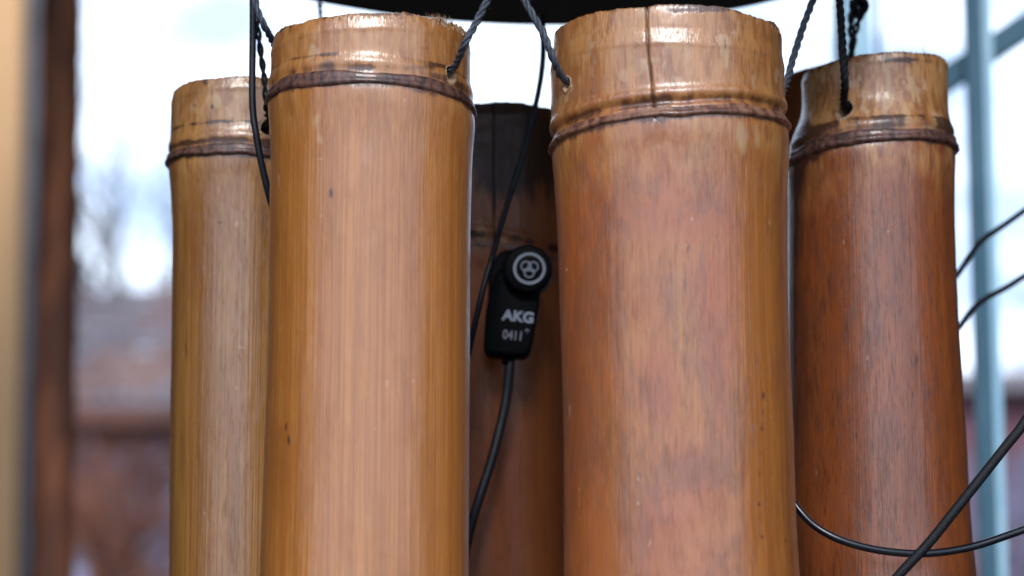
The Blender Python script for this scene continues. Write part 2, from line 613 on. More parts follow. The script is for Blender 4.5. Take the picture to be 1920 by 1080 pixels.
    for i, t in enumerate(tv):
        zc = znode + ntilt * math.sin(t)
        dz0 = np.interp(t, th[:nf], (nj7 * .00035 + nj26 * .00012)[:nf])
        for k in range(pn):
            s = k / (pn - 1)                     # bottom to top
            z = zc + dz0 + hh * (-1 - lowj[i] + s * (2 + lowj[i] + upj[i]))
            prof_ = [-.35, .62, 1.0, .92, .60, .42, .46, .30, -.35][k] if not double else \
                    [-.35, .70, 1.0, 1.0, .75, .30, .10, .05, -.35][k]
            r = float(rf(z)) + .0002 + ring_out * prof_ * outj[i]
            r *= 1 + .010 * math.cos(2 * t + seed) * math.cos(t) ** 2
            RV.append((float(cxf(z)) + r * math.sin(t), Y - r * math.cos(t), z))
    RF = []
    for i in range(nth):
        j = (i + 1) % nth
        for k in range(pn - 1):
            RF.append((i * pn + k, j * pn + k, j * pn + k + 1, i * pn + k + 1))
    link('node_ring', mesh_np('node_ring', RV, RF), M[ringmat], T.root)
    # ---- lips of the drilled holes
    for (ha, zz, r_m, pt, nrm) in T.holes:
        HV, HF = [], []
        na = 40
        r0_ = float(rf(zz))
        rj = noise1(na, 14, seed + 90)
        prof_ = [(1.16, .00002), (1.08, .00022), (.97, .00020), (.90, -.0004), (.86, -.0042)]
        for i in range(na):
            A = 2 * math.pi * i / na
            for k, (f_, o_) in enumerate(prof_):
                rr2 = r_m * (f_ + (rj[i] * .09 + .03 * math.sin(3 * A + 1) if k < 3 else .05 * rj[i]))
                if k < 2 and math.sin(A) < -.2:
                    rr2 *= 1.18
                u = rr2 * math.cos(A)
                dz = rr2 * math.sin(A) / .85
                t = ha + u / r0_
                r = float(rf(zz + dz)) + o_
                r *= 1 + .010 * math.cos(2 * t + seed) * math.cos(t) ** 2
                HV.append((float(cxf(zz + dz)) + r * math.sin(t), Y - r * math.cos(t), zz + dz))
        for i in range(na):
            j = (i + 1) % na
            for k in range(len(prof_) - 1):
                HF.append((i * 5 + k, j * 5 + k, j * 5 + k + 1, i * 5 + k + 1))
        link('string_hole', mesh_np('string_hole', HV, HF), M['lip'], T.root)
    # ---- loose fibres standing on the cut end
    if fibres:
        FV, FF = [], []
        rg = random.Random(seed)
        for (x0_, x1_, n_, h_) in fibres:
            for _ in range(n_):
                fx = rg.uniform(x0_, x1_)
                s = max(-.995, min(.995, (P(fx, rim[0], Y).x - ci) / rf(ztop)))
                t = math.asin(s)
                r = float(rf(ztop)) - rg.uniform(.0, .0012)
                base = Vector((ci + r * math.sin(t), Y - r * math.cos(t), ztop + tilt * math.sin(t) - .0012))
                h = h_ * rg.uniform(.3, 1.0) ** 1.5 + .0012
                lean = Vector((rg.uniform(-.35, .35), rg.uniform(-.3, .3), 1)).normalized()
                wd = rg.uniform(.00006, .00018)
                i0 = len(FV)
                for k in range(3):
                    A = k * 2.094
                    FV.append(base + Vector((wd * math.cos(A), wd * math.sin(A), 0)))
                mid_ = base + lean * h * .6 + Vector((rg.uniform(-1, 1), 0, 0)) * .0001
                for k in range(3):
                    A = k * 2.094
                    FV.append(mid_ + Vector((wd * .6 * math.cos(A), wd * .6 * math.sin(A), 0)))
                FV.append(base + lean * h + Vector((rg.uniform(-1, 1), rg.uniform(-1, 1), 0)) * .00025)
                for k in range(3):
                    k2 = (k + 1) % 3
                    FF.append((i0 + k, i0 + k2, i0 + 3 + k2, i0 + 3 + k))
                    FF.append((i0 + 3 + k, i0 + 3 + k2, i0 + 6))
        o = link('frayed_fibres', mesh_np('frayed_fibres', FV, FF, False), M['lip'], T.root)
        o['kind'] = 'stuff'
    T.ztop = ztop
    return T


# the right half of the frame: front right tube, the widest
Y1, Y2, Y3, Y4, Y5, Y6 = .585, .520, .520, .585, .632, .645
t3 = build_tube('widest bamboo tube, front right, with a long dark crack down its cut end', Y3,
    [(65, 1035, 1468), (110, 1032, 1469), (170, 1033, 1470), (225, 1033, 1473), (255, 1034, 1476), (300, 1037, 1478), (350, 1040, 1475), (420, 1044, 1474),
     (600, 1050, 1477), (800, 1056, 1486), (1000, 1057, 1493), (1080, 1057, 1498)],
    (68, 74), (277, 243), M['red'], 11, holes=[(1063, 157, 12)], band=(.0046, .0080), topgold=.55,
    cracks=[dict(x=1211, y0=8, y1=225, w=.0005, d=.0040, wander=.0014)],
    double=True, ringmat='ring_light', ring_h=20, fray=.0003, ring_out=.0007,
    pale=[(1390, 255, 13, 40, .75), (1420, 262, 10, 30, .62), (1360, 110, 8, 26, .5), (1385, 150, 6, 20, .5), (1370, 175, 14, 8, .5), (1240, 440, 14, 8, .35),
          (1062, 505, 3, 5, .9), (1145, 290, 12, 12, .45), (1235, 275, 8, 10, .4), (1060, 290, 8, 22, .35), (1225, 112, 20, 10, .45), (1068, 770, 3, 20, .6), (1150, 818, 3, 4, .7),
          (1340, 160, 14, 14, .4)],
    dark=[(1360, 60, 1.6, 60, .30), (1361, 140, 1.4, 40, .2), (1225, 280, 1.5, 60, .25), (1280, 18, 40, 9, .8), (1340, 16, 30, 7, .7), (1432, 742, 5, 10, .55), (1431, 772, 4, 9, .5), (1429, 804, 5, 9, .5), (1426, 850, 4, 9, .5), (1425, 888, 4, 12, .45),
          (1424, 945, 5, 7, .5), (1430, 1007, 6, 7, .5), (1473, 1015, 9, 7, .6), (1471, 925, 7, 14, .35), (1350, 455, 5, 18, .4), (1290, 465, 5, 14, .35),
          (1395, 205, 24, 6, .5), (1455, 205, 6, 6, .7)],
    redb=[(1435, 700, 42, 600, -1.0), (1230, 400, 170, 60, 1.0), (1100, 560, 60, 200, .6), (1330, 560, 50, 120, .5), (1090, 900, 40, 300, .6), (1260, 900, 90, 250, .2), (1345, 690, 34, 90, .8), (1230, 740, 34, 50, .8), (1300, 880, 26, 50, .7), (1220, 970, 40, 60, .7), (1360, 900, 20, 120, .6), (1180, 640, 20, 30, -.6), (1300, 760, 24, 60, -.6), (1260, 620, 40, 40, -.4)],
    fibres=[(1430, 1466, 12, .0012)])
t2 = build_tube('golden straight-grained bamboo tube, front left, with frayed fibres on its cut end', Y2,
    [(56, 511, 882), (110, 509, 882), (160, 508, 883), (195, 505, 886), (235, 506, 889), (300, 508, 886), (400, 506, 883),
     (600, 503, 881), (800, 497, 880), (1000, 490, 879), (1080, 487, 879)],
    (80, 74), (188, 205), M['gold'], 23, holes=[(844, 139, 13)], fray=.0012, ring_h=27, band=(.0004, .0034), topgold=.45, node_lines=[(.0052, .6)], ring_out=.0006,
    pale=[(592, 222, 12, 22, .65), (600, 262, 14, 16, .5), (590, 95, 10, 14, .5), (640, 80, 20, 30, .35), (600, 298, 20, 4, .5), (600, 405, 10, 5, .5), (560, 105, 6, 40, .3),
          (700, 36, 40, 8, .4), (868, 275, 6, 25, .35)],
    dark=[(620, 362, 4, 12, .6), (536, 800, 3, 10, .6), (541, 825, 3, 12, .6), (545, 60, 12, 16, .35), (690, 22, 60, 6, .8), (800, 125, 40, 6, .5), (685, 128, 20, 5, .7),
          (795, 90, 14, 6, .5)],
    redb=[(660, 330, 60, 60, .5), (540, 900, 30, 200, .4), (520, 700, 20, 400, .3)],
    fibres=[(815, 880, 150, .0019), (640, 815, 60, .0006)])
t4 = build_tube('red-brown pored bamboo tube hanging behind the widest tube on its right', Y4,
    [(120, 1504, 1775), (160, 1505, 1776), (215, 1503, 1777), (262, 1486, 1786), (300, 1480, 1788), (400, 1478, 1788),
     (600, 1478, 1795), (800, 1480, 1808), (1000, 1480, 1820), (1080, 1480, 1828)],
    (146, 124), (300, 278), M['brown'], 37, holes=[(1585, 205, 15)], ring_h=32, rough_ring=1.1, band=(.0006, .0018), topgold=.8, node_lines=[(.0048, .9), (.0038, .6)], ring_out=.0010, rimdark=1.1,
    pale=[(1665, 150, 8, 34, .55), (1665, 232, 8, 12, .4), (1560, 180, 20, 14, .3), (1740, 165, 8, 20, .4), (1620, 200, 20, 20, .35), (1520, 150, 14, 30, .35), (1660, 120, 6, 6, .7),
          (1580, 120, 60, 6, .5), (1700, 190, 40, 50, .15)],
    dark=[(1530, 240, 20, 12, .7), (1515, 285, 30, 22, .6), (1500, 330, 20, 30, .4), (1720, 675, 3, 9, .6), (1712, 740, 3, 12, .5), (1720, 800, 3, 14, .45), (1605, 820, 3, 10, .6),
          (1690, 112, 40, 5, .9), (1550, 112, 30, 4, .8), (1680, 555, 60, 14, .3), (1500, 430, 20, 60, .35), (1484, 500, 16, 400, .45), (1497, 640, 14, 500, .25), (1512, 205, 10, 60, .4), (1490, 290, 30, 30, .6)],  # left-flank blobs paint in the shade of the widest tube
    redb=[(1600, 600, 90, 300, .6), (1560, 300, 60, 40, .6)],
    fibres=[(1660, 1772, 70, .0011), (1716, 1722, 3, .0045)])
t1 = build_tube('olive-tan bamboo tube, leftmost of the chime, partly behind the golden tube', Y1,
    [(178, 323, 608), (230, 321, 609), (270, 320, 611), (300, 318, 613), (340, 320, 611), (400, 323, 608), (600, 323, 606), (800, 320, 606), (1000, 319, 606), (1080, 318, 606)],
    (180, 178), (306, 322), M['olive'], 51, holes=[(500, 240, 12)], ring_h=20, band=(.0004, .0026), node_lines=[(.0068, .8), (.0022, .7)], rimdark=.5, ring_out=.0008,
    pale=[(360, 205, 20, 20, .4), (400, 195, 30, 20, .4), (445, 155, 14, 8, .5), (440, 600, 60, 120, .3), (450, 850, 30, 100, .4)],
    dark=[(385, 155, 5, 7, .8), (460, 160, 8, 8, .7), (500, 236, 18, 14, .8), (500, 270, 20, 10, .6), (365, 198, 10, 6, .4), (398, 200, 6, 6, .5), (475, 420, 30, 60, .35), (350, 640, 4, 60, .35),
          (340, 760, 4, 60, .3), (412, 418, 8, 5, .6)],
    redb=[(365, 350, 40, 50, .8), (370, 450, 14, 120, .7)], fibres=[(455, 505, 10, .0012)])
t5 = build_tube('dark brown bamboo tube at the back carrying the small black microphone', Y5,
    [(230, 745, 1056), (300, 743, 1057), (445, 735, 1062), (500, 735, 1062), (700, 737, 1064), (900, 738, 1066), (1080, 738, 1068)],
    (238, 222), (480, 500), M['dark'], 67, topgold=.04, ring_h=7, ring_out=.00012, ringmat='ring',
    dark=[(1000, 290, 130, 100, .85), (920, 250, 80, 80, .85), (1000, 660, 10, 14, .5)], pale=[(905, 440, 26, 16, .5), (945, 450, 12, 14, .6), (900, 400, 18, 26, .35)],  # upper dark blobs paint the disc's shade, pale ones a highlight at the node
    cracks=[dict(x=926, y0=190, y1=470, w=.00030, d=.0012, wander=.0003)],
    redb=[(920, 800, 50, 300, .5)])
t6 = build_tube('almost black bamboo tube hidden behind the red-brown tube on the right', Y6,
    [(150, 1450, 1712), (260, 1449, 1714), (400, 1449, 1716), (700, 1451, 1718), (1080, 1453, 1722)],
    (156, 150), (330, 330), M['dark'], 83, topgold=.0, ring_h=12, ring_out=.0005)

# ------------------------------------------------------------------ swept cords and cables


def spline(pts, n=12):
    out = []
    p = [2 * pts[0] - pts[1]] + list(pts) + [2 * pts[-1] - pts[-2]]
    for i in range(1, len(p) - 2):
        for k in range(n):
            t = k / n
            a, b, c, d = p[i - 1], p[i], p[i + 1], p[i + 2]
            out.append(.5 * ((2 * b) + (c - a) * t + (2 * a - 5 * b + 4 * c - d) * t * t + (3 * b - a - 3 * c + d) * t ** 3))
    out.append(pts[-1])
    return out


def resample(pts, step):
    ds = [0]
    for a, b in zip(pts, pts[1:]):
        ds.append(ds[-1] + (b - a).length)
    n = max(2, int(ds[-1] / step))
    out = []
    j = 0
    for i in range(n + 1):
        s = ds[-1] * i / n
        while j < len(ds) - 2 and ds[j + 1] < s:
            j += 1
        f = (s - ds[j]) / max(1e-9, ds[j + 1] - ds[j])
        out.append(pts[j].lerp(pts[j + 1], min(1, max(0, f))))
    return out


def sweep(path, rad, sides=10, V=None, Fc=None, cap=True):
    V = [] if V is None else V
    Fc = [] if Fc is None else Fc
    i0 = len(V)
    t0 = (path[1] - path[0]).normalized()
    nrm = t0.orthogonal().normalized()
    for i, p in enumerate(path):
        t = (path[min(i + 1, len(path) - 1)] - path[max(i - 1, 0)]).normalized()
        nrm = (nrm - t * nrm.dot(t)).normalized()
        bn = t.cross(nrm)
        r = rad(i / (len(path) - 1)) if callable(rad) else rad
        for k in range(sides):
            A = 2 * math.pi * k / sides
            V.append(p + (nrm * math.cos(A) + bn * math.sin(A)) * r)
    for i in range(len(path) - 1):
        for k in range(sides):
            k2 = (k + 1) % sides
            Fc.append((i0 + i * sides + k, i0 + i * sides + k2, i0 + (i + 1) * sides + k2, i0 + (i + 1) * sides + k))
    if cap:
        Fc.append(tuple(i0 + k for k in range(sides))[::-1])
        Fc.append(tuple(i0 + (len(path) - 1) * sides + k for k in range(sides)))
    return V, Fc


def twisted(path, R_, strands=3, pitch=.0072, V=None, Fc=None, seed=0, fuzz=60):
    """rope of several strands laid round the path"""
    V = [] if V is None else V
    Fc = [] if Fc is None else Fc
    path = resample(path, .00030)
    t0 = (path[1] - path[0]).normalized()
    nrm = t0.orthogonal().normalized()
    fr = []
    for i, p in enumerate(path):
        t = (path[min(i + 1, len(path) - 1)] - path[max(i - 1, 0)]).normalized()
        nrm = (nrm - t * nrm.dot(t)).normalized()
        fr.append((p, nrm.copy(), t.cross(nrm)))
    rg = random.Random(seed)
    for s in range(strands):
        ph = 2 * math.pi * s / strands
        sp = []
        for i, (p, a, b) in enumerate(fr):
            A = ph + i * .00030 / pitch * 2 * math.pi
            sp.append(p + (a * math.cos(A) + b * math.sin(A)) * R_ * .54)
        wob = [1 + .10 * rg.uniform(-1, 1) for _ in range(12)]
        sweep(sp, lambda u: R_ * .52 * wob[int(u * 11)], 8, V, Fc)
    for _ in range(fuzz):                       # stray hairs
        i = rg.randrange(len(fr))
        p, a, b = fr[i]
        A = rg.uniform(0, 6.28)
        d = (a * math.cos(A) + b * math.sin(A))
        q = p + d * R_ * .9
        tt = Vector((rg.uniform(-1, 1), rg.uniform(-1, 1), rg.uniform(-1, 1)))
        e = q + d * R_ * rg.uniform(.3, .9) + tt * R_ * .7
        sweep([q, (q + e) / 2 + tt * R_ * .15, e], R_ * .035, 3, V, Fc)
    return V, Fc


def cord(name, label, cat, pts, r, mat, twist=False, group=None, extra=None, strands=3, **kw):
    pts = [Vector(p) for p in pts]
    path = spline(pts, 14)
    org = path[0].copy()
    if twist:
        V, Fc = twisted(path, r, strands, **kw)
    else:
        V, Fc = sweep(resample(path, .0012), r, 14)
    if extra:
        extra(V, Fc)
    me = mesh_np(name, [v - org for v in V], Fc)
    o = link(name, me, M[mat])
    o.location = org
    tag(o, label, cat, group)
    return o


def into(T, i=0, depth=.003):
    ha, zz, r_m, pt, nrm = T.holes[i]
    return pt - nrm * depth + Vector((0, 0, r_m * .3)), pt + Vector((0, 0, r_m * .45)), nrm


ZD = P(980, 50, .665).z            # underside of the round holder
GS = 'cords that hang the bamboo tubes'
MP5 = mpp(100, .5)


def top(px, py, Y):
    return P(px, py, Y)


inn, pt, nr_ = into(t2)
cord('hanging_cord', 'slate twisted cord running up right from the hole in the golden tube', 'cord',
     [inn, pt + nr_ * .0006 + Vector((.0002, 0, .0006)), P(870, 85, .498), P(893, 42, .499), P(914, 0, .500), P(945, -62, .502)], 7.3 * MP5, 'cord', True, GS, seed=1)
inn, pt, nr_ = into(t3)
cord('hanging_cord', 'slate twisted cord running up left from the hole in the widest tube', 'cord',
     [inn, pt + nr_ * .0006 + Vector((-.0003, 0, .0005)), P(1037, 110, .503), P(1018, 62, .502), P(999, 28, .502), P(980, -5, .502), P(948, -62, .503)], 7.3 * MP5, 'cord', True, GS, seed=2)
inn, pt, nr_ = into(t4)
cord('hanging_cord', 'dark twisted cord going straight up from the hole in the red-brown tube', 'cord',
     [inn, pt + nr_ * .0008 + Vector((0, 0, .0006)), P(1584, 150, .560), P(1580, 90, .561), P(1577, 40, .562), P(1574, 0, .562), P(1570, -65, .563)], 8.0 * mpp(100, .56), 'cord_black', True, GS, pitch=.0060, seed=3)
cord('hanging_cord', 'slate twisted cord slanting down behind the right rim of the widest tube', 'cord',
     [P(1462, 190, .540), P(1476, 150, .548), P(1490, 100, .550), P(1506, 50, .551), P(1526, -5, .552), P(1545, -62, .553)], 7.0 * mpp(100, .55), 'cord', True, GS, seed=4)
cord('hanging_cord', 'slate twisted cord at upper left slipping behind the golden tube\'s left edge', 'cord',
     [P(525, 105, .545), P(508, 72, .535), P(494, 45, .531), P(481, 15, .531), P(470, -15, .531), P(455, -62, .532)], 6.6 * mpp(50, .53), 'cord', True, GS, seed=5)
inn, pt, nr_ = into(t1)
cord('hanging_cord', 'black twisted cord dropping to the hole in the leftmost tube', 'cord',
     [inn, pt + nr_ * .0010, P(499, 200, .556), P(496, 150, .555), P(489, 100, .555), P(484, 60, .554), P(480, 10, .553), P(476, -60, .553)], 6.2 * mpp(100, .555), 'cord_black', True, GS, strands=2, seed=6)
cord('hanging_cord', 'thin dark cord end seen against the sky left of the golden tube\'s rim', 'cord',
     [P(606, 60, .62), P(602, 30, .625), P(600, 5, .63), P(598, -50, .632)], 5.0 * mpp(20, .63), 'cord_black', True, GS, strands=2, seed=7)


def knot(V, Fc):
    c = P(1612, 12, .600)
    m_ = mpp(20, .6)
    pts = []
    for k in range(40):
        A = k / 39 * 2 * math.pi * 1.7
        pts.append(c + Vector((math.cos(A) * 11 * m_, math.sin(A * 1.5) * 7 * m_, math.sin(A) * 15 * m_ - (k - 20) * .25 * m_)))
    twisted(pts, 7 * m_, 2, V=V, Fc=Fc, seed=9)
    twisted(spline([P(1600, 0, .600), P(1596, 45, .600), P(1598, 80, .601), P(1594, 130, .603)], 12), 7 * m_, 2, V=V, Fc=Fc, seed=10)


cord('knotted_cord', 'black knotted pair of cords hanging behind the red-brown tube\'s rim', 'cord',
     [P(1590, 150, .606), P(1597, 95, .605), P(1606, 50, .603), P(1615, 22, .601), P(1612, -10, .600), P(1606, -62, .600)], 7.0 * mpp(20, .6), 'cord_black', True, GS, knot, strands=2, seed=8)

# cables
GC = 'thin black cables of the pickup microphones'
cord('cable', 'smooth black cable hanging in front of the leftmost tube', 'cable',
     [P(472, -60, .545), P(474, 0, .545), P(474, 70, .545), P(473, 140, .545), P(474, 205, .545), P(480, 250, .545), P(490, 305, .546), P(505, 368, .548), P(522, 430, .552), P(530, 520, .556)], 6.6 * mpp(100, .545), 'cable', group=GC)
cord('cable', 'thin black cable slanting down from the disc past the microphone', 'cable',
     [P(1016, 30, .600), P(1018, 60, .599), P(1018, 110, .597), P(1011, 165, .596), P(996, 230, .594), P(980, 290, .592), P(960, 355, .590), P(940, 420, .586), P(922, 485, .580), P(905, 545, .578),
      P(890, 610, .574), P(872, 690, .566), P(855, 760, .562)], 5.6 * mpp(100, .59), 'cable', group=GC)
cord('cable', 'glossy black cable loop sagging across the red-brown tube at lower right', 'cable',
     [P(1440, 860, .555), P(1470, 915, .553), P(1497, 955, .551), P(1530, 988, .550), P(1580, 1014, .549), P(1650, 1032, .549), P(1730, 1038, .550), P(1810, 1028, .552), P(1880, 1007, .553), P(1960, 975, .555), P(2100, 900, .56)],
     7.4 * mpp(1000, .55), 'cable_gloss', group=GC)
cord('side_cord', 'thick matt black cord crossing the lower right corner diagonally', 'cord',
     [P(1600, 1190, .530), P(1680, 1085, .530), P(1740, 1020, .530), P(1790, 958, .530), P(1840, 895, .531), P(1885, 838, .532), P(1925, 785, .533), P(2010, 640, .536)],
     9.5 * mpp(900, .53), 'cord_black', False, 'loose black cords at the right edge')
cord('side_cord', 'upper of two thin black cords reaching the right edge', 'cord',
     [P(1770, 545, .640), P(1797, 512, .642), P(1818, 480, .645), P(1840, 452, .650), P(1880, 424, .652), P(1930, 388, .655), P(2050, 300, .66)],
     5.6 * mpp(500, .65), 'cord_black', False, 'loose black cords at the right edge')
cord('side_cord', 'lower of two thin black cords reaching the right edge', 'cord',
     [P(1775, 640, .640), P(1800, 612, .642), P(1822, 582, .645), P(1845, 562, .650), P(1885, 540, .652), P(1930, 512, .655), P(2050, 440, .66)],
     5.6 * mpp(500, .65), 'cord_black', False, 'loose black cords at the right edge')

# ------------------------------------------------------------------ round holder above the tubes
dc = P(1015, 50, .665)
dR = .097
disc = thing('holder_disc', 'dark round wooden disc above the tubes that holds their cords', 'wooden disc', (dc.x, .665 - dR, ZD))
V, Fc = [], []
n_ = 160
ej = noise1(n_, 30, 5) * .0004 + noise1(n_, 9, 6) * .0007
prof_d = [(0, 0), (.9, 0), (.985, 0), (1.0, .0012), (1.0, .0125), (.985, .0138), (0, .0138)]
for i in range(n_):
    A = 2 * math.pi * i / n_
    for k, (f_, h_) in enumerate(prof_d):
        V.append((dc.x + (dR + ej[i]) * f_ * math.cos(A), .665 - dR + (dR + ej[i]) * f_ * math.sin(A), ZD + h_))
for i in range(n_):
    j = (i + 1) % n_
    for k in range(len(prof_d) - 1):
        Fc.append((i * 7 + k, i * 7 + k + 1, j * 7 + k + 1, j * 7 + k))
link('disc_board', mesh_np('disc_board', V, Fc, False), M['disc'], disc)

# ------------------------------------------------------------------ clip-on pickup microphone
YM = .600
mo = P(962, 575, YM)
mm = mpp(575, YM)
mic = thing('pickup_microphone', 'small black contact microphone with round logo, fixed to the dark back tube', 'microphone', mo)
ROLL = R(-4)


def mloc(x, z, y=0.0):
    """pixel offsets in the microphone's own frame to metres"""
    c, s = math.cos(ROLL), math.sin(ROLL)
    return Vector(((x * c - z * s) * mm, y, (x * s + z * c) * mm))


def slab(name, outline, y0, y1, bevel, mat, parent, label=None, slope=0.0):
    bm = bmesh.new()
    vs = [bm.verts.new(mloc(x, z, y0 + slope * z * mm)) for x, z in outline]
    f = bm.faces.new(vs)
    r = bmesh.ops.extrude_face_region(bm, geom=[f])
    ev = [e for e in r['geom'] if isinstance(e, bmesh.types.BMVert)]
    for v_ in ev:
        v_.co.y += (y1 - y0)
    bmesh.ops.recalc_face_normals(bm, faces=bm.faces)
    me = bpy.data.meshes.new(name)
    bm.to_mesh(me)
    bm.free()
    o = bpy.data.objects.new(name, me)
    C.objects.link(o)
    me.materials.append(mat)
    o.parent = parent
    md = o.modifiers.new('bevel', 'BEVEL')
    md.width = bevel
    md.segments = 4
    md.limit_method = 'ANGLE'
    md.angle_limit = R(40)
    smooth(me)
    return o


def rounded(pts, r, n=5):
    out = []
    k = len(pts)
    for i in range(k):
        a, b, c = Vector(pts[i - 1]), Vector(pts[i]), Vector(pts[(i + 1) % k])
        d1, d2 = (a - b), (c - b)
        rr = min(r, d1.length * .45, d2.length * .45)
        p0, p1 = b + d1.normalized() * rr, b + d2.normalized() * rr
        for j in range(n + 1):
            t = j / n
            q = p0 * (1 - t) ** 2 + b * 2 * t * (1 - t) + p1 * t * t
            out.append((q.x, q.y))
    return out


# y is negative towards the camera
slab('back_shell', rounded([(-47, -26), (-50, 60), (-34, 104), (-2, 108), (34, 92), (44, 20), (44, -20)], 16), -.0015, .0098, .0009, M['mic'], mic)
slab('housing', rounded([(-49, -100), (-50, -10), (-36, 60), (10, 96), (48, 60), (50, 10), (38, -98)], 20), -.0042, .0030, .0012, M['mic'], mic)


def disc_at(name, cx, cz, r, y0, y1, mat, bev=.0006):
    pts = [(cx + r * math.cos(a * math.pi / 28), cz + r * math.sin(a * math.pi / 28)) for a in range(56)]
    return slab(name, pts, y0, y1, bev, mat, mic)


disc_at('capsule_cap', 23, 64, 46, -.0074, .0005, M['mic'], .0009)
cr_ = disc_at('cap_face', 26, 64, 35, -.00762, -.0072, M['mic'], .0001)


def ring_mesh(name, cx, cz, r, wid, y, mat, a0=0, a1=360, n=48, zsc=1.0, rot=0):
    V, Fc = [], []
    for i in range(n + 1):
        A = R(a0 + (a1 - a0) * i / n)
        for q in (r - wid / 2, r + wid / 2):
            x, z = q * math.cos(A), q * math.sin(A) * zsc
            c, s = math.cos(R(rot)), math.sin(R(rot))
            x, z = x * c - z * s, x * s + z * c
            for yy in (y, y + .0003):
                V.append(mloc(cx + x, cz + z, yy))
    for i in range(n):
        b0, b1 = i * 4, (i + 1) * 4
        Fc += [(b0, b0 + 2, b1 + 2, b1), (b0 + 2, b0 + 3, b1 + 3, b1 + 2), (b0 + 1, b0, b1, b1 + 1)]
    me = mesh_np(name, V, Fc, False)
    o = link(name, me, mat)
    o.parent = mic
    return o


LX, LZ = 26, 64
ring_mesh('logo_ring', LX, LZ, 27.5, 5.2, -.00780, M['print'])
V3, F3 = [], []
for k, A in enumerate((150, 30, 270)):
    bx_, bz_ = LX + 7.8 * math.cos(R(A)), LZ + 7.8 * math.sin(R(A)) - 0
    i0 = len(V3)
    n3 = 36
    for i in range(n3):
        B = 2 * math.pi * i / n3
        rr3 = 8.8
        for q in (rr3 - 1.1, rr3 + 1.1):
            for yy in (-.00780 - .00002 * k, -.0075):
                V3.append(mloc(bx_ + q * math.cos(B), bz_ + q * math.sin(B), yy))
    for i in range(n3):
        b0, b1 = i0 + i * 4, i0 + ((i + 1) % n3) * 4
        F3 += [(b0, b0 + 2, b1 + 2, b1), (b0 + 2, b0 + 3, b1 + 3, b1 + 2), (b0 + 1, b0, b1, b1 + 1)]
lo = link('logo_emblem', mesh_np('logo_emblem', V3, F3, False), M['print'])
lo.parent = mic


def lettering(name, body, cx, cz, size, mat, y, bold=0.0, sx=1.0):
    cu = bpy.data.curves.new(name, 'FONT')
    cu.body = body
    cu.size = size * mm
    cu.align_x = 'CENTER'
    cu.align_y = 'CENTER'
    cu.extrude = .00006
    cu.offset = bold * mm
    to = bpy.data.objects.new('tmp_text', cu)
    C.objects.link(to)
    bpy.context.view_layer.update()
    me = bpy.data.meshes.new_from_object(to.evaluated_get(bpy.context.evaluated_depsgraph_get()))
    bpy.data.objects.remove(to)
    me.name = name
    o = bpy.data.objects.new(name, me)
    C.objects.link(o)
    me.materials.clear()
    me.materials.append(mat)
    o.parent = mic
    o.location = mloc(cx, cz, y)
    o.rotation_euler = (math.pi / 2, -ROLL + R(2.5), 0)
    o.scale = (sx, 1, 1)
    return o


lettering('maker_lettering', 'AKG', 11.5, -24, 27, M['print'], -.00424, 1.1, 1.05)
lettering('model_lettering', '0411', 4, -60, 24, M['print_dim'], -.00424, .5, .80)
lettering('model_mark', '*', 29, -55, 22, M['print_dim'], -.00424, .8, .8)
# strain relief
vv, ff = sweep([mloc(-2, -96, -.0008), mloc(-3, -106, -.0008), mloc(-4, -112, -.0006)], 9.6 * mm, 16)
so_ = link('strain_relief', mesh_np('strain_relief', vv, ff), M['mic'])
so_.parent = mic
cord('cable', 'black cable leaving the bottom of the microphone and curving down left', 'cable',
     [P(956, 672, YM - .0006), P(955, 690, YM - .0008), P(950, 740, YM - .001), P(938, 800, YM - .002), P(920, 868, YM - .004), P(900, 930, YM - .006), P(882, 990, YM - .010), P(868, 1060, YM - .016), P(860, 1140, YM - .02)],
     9.0 * mpp(800, YM), 'cable', group=GC)

#BACKGROUND

# ------------------------------------------------------------------ place behind the chime
def box(V, Fc, lo, hi):
    i = len(V)
    for z in (lo[2], hi[2]):
        for y in (lo[1], hi[1]):
            for x in (lo[0], hi[0]):
                V.append(Vector((x, y, z)))
    Fc += [(i, i + 1, i + 5, i + 4), (i + 1, i + 3, i + 7, i + 5), (i + 3, i + 2, i + 6, i + 7), (i + 2, i, i + 4, i + 6), (i + 4, i + 5, i + 7, i + 6), (i, i + 2, i + 3, i + 1)]
    return V, Fc


def beam(a, b, wx, wy, name, mat, parent=None, bev=.0015):
    """rectangular bar between two points"""
    d = (b - a)
    Lz = d.length
    d.normalize()
    y = Vector((0, 1, 0))
    x = y.cross(d).normalized()
    y = d.cross(x).normalized()
    bm = bmesh.new()
    for s in (0, Lz):
        for sx, sy in ((-1, -1), (1, -1), (1, 1), (-1, 1)):
            bm.verts.new(a + d * s + x * sx * wx / 2 + y * sy * wy / 2)
    bm.verts.ensure_lookup_table()
    v = bm.verts
    for f in ((0, 1, 2, 3), (7, 6, 5, 4), (0, 4, 5, 1), (1, 5, 6, 2), (2, 6, 7, 3), (3, 7, 4, 0)):
        bm.faces.new([v[i] for i in f])
    bmesh.ops.recalc_face_normals(bm, faces=bm.faces)
    bmesh.ops.bevel(bm, geom=bm.edges[:], offset=bev, segments=2, affect='EDGES')
    me = bpy.data.meshes.new(name)
    bm.to_mesh(me)
    bm.free()
    return link(name, me, mat, parent)


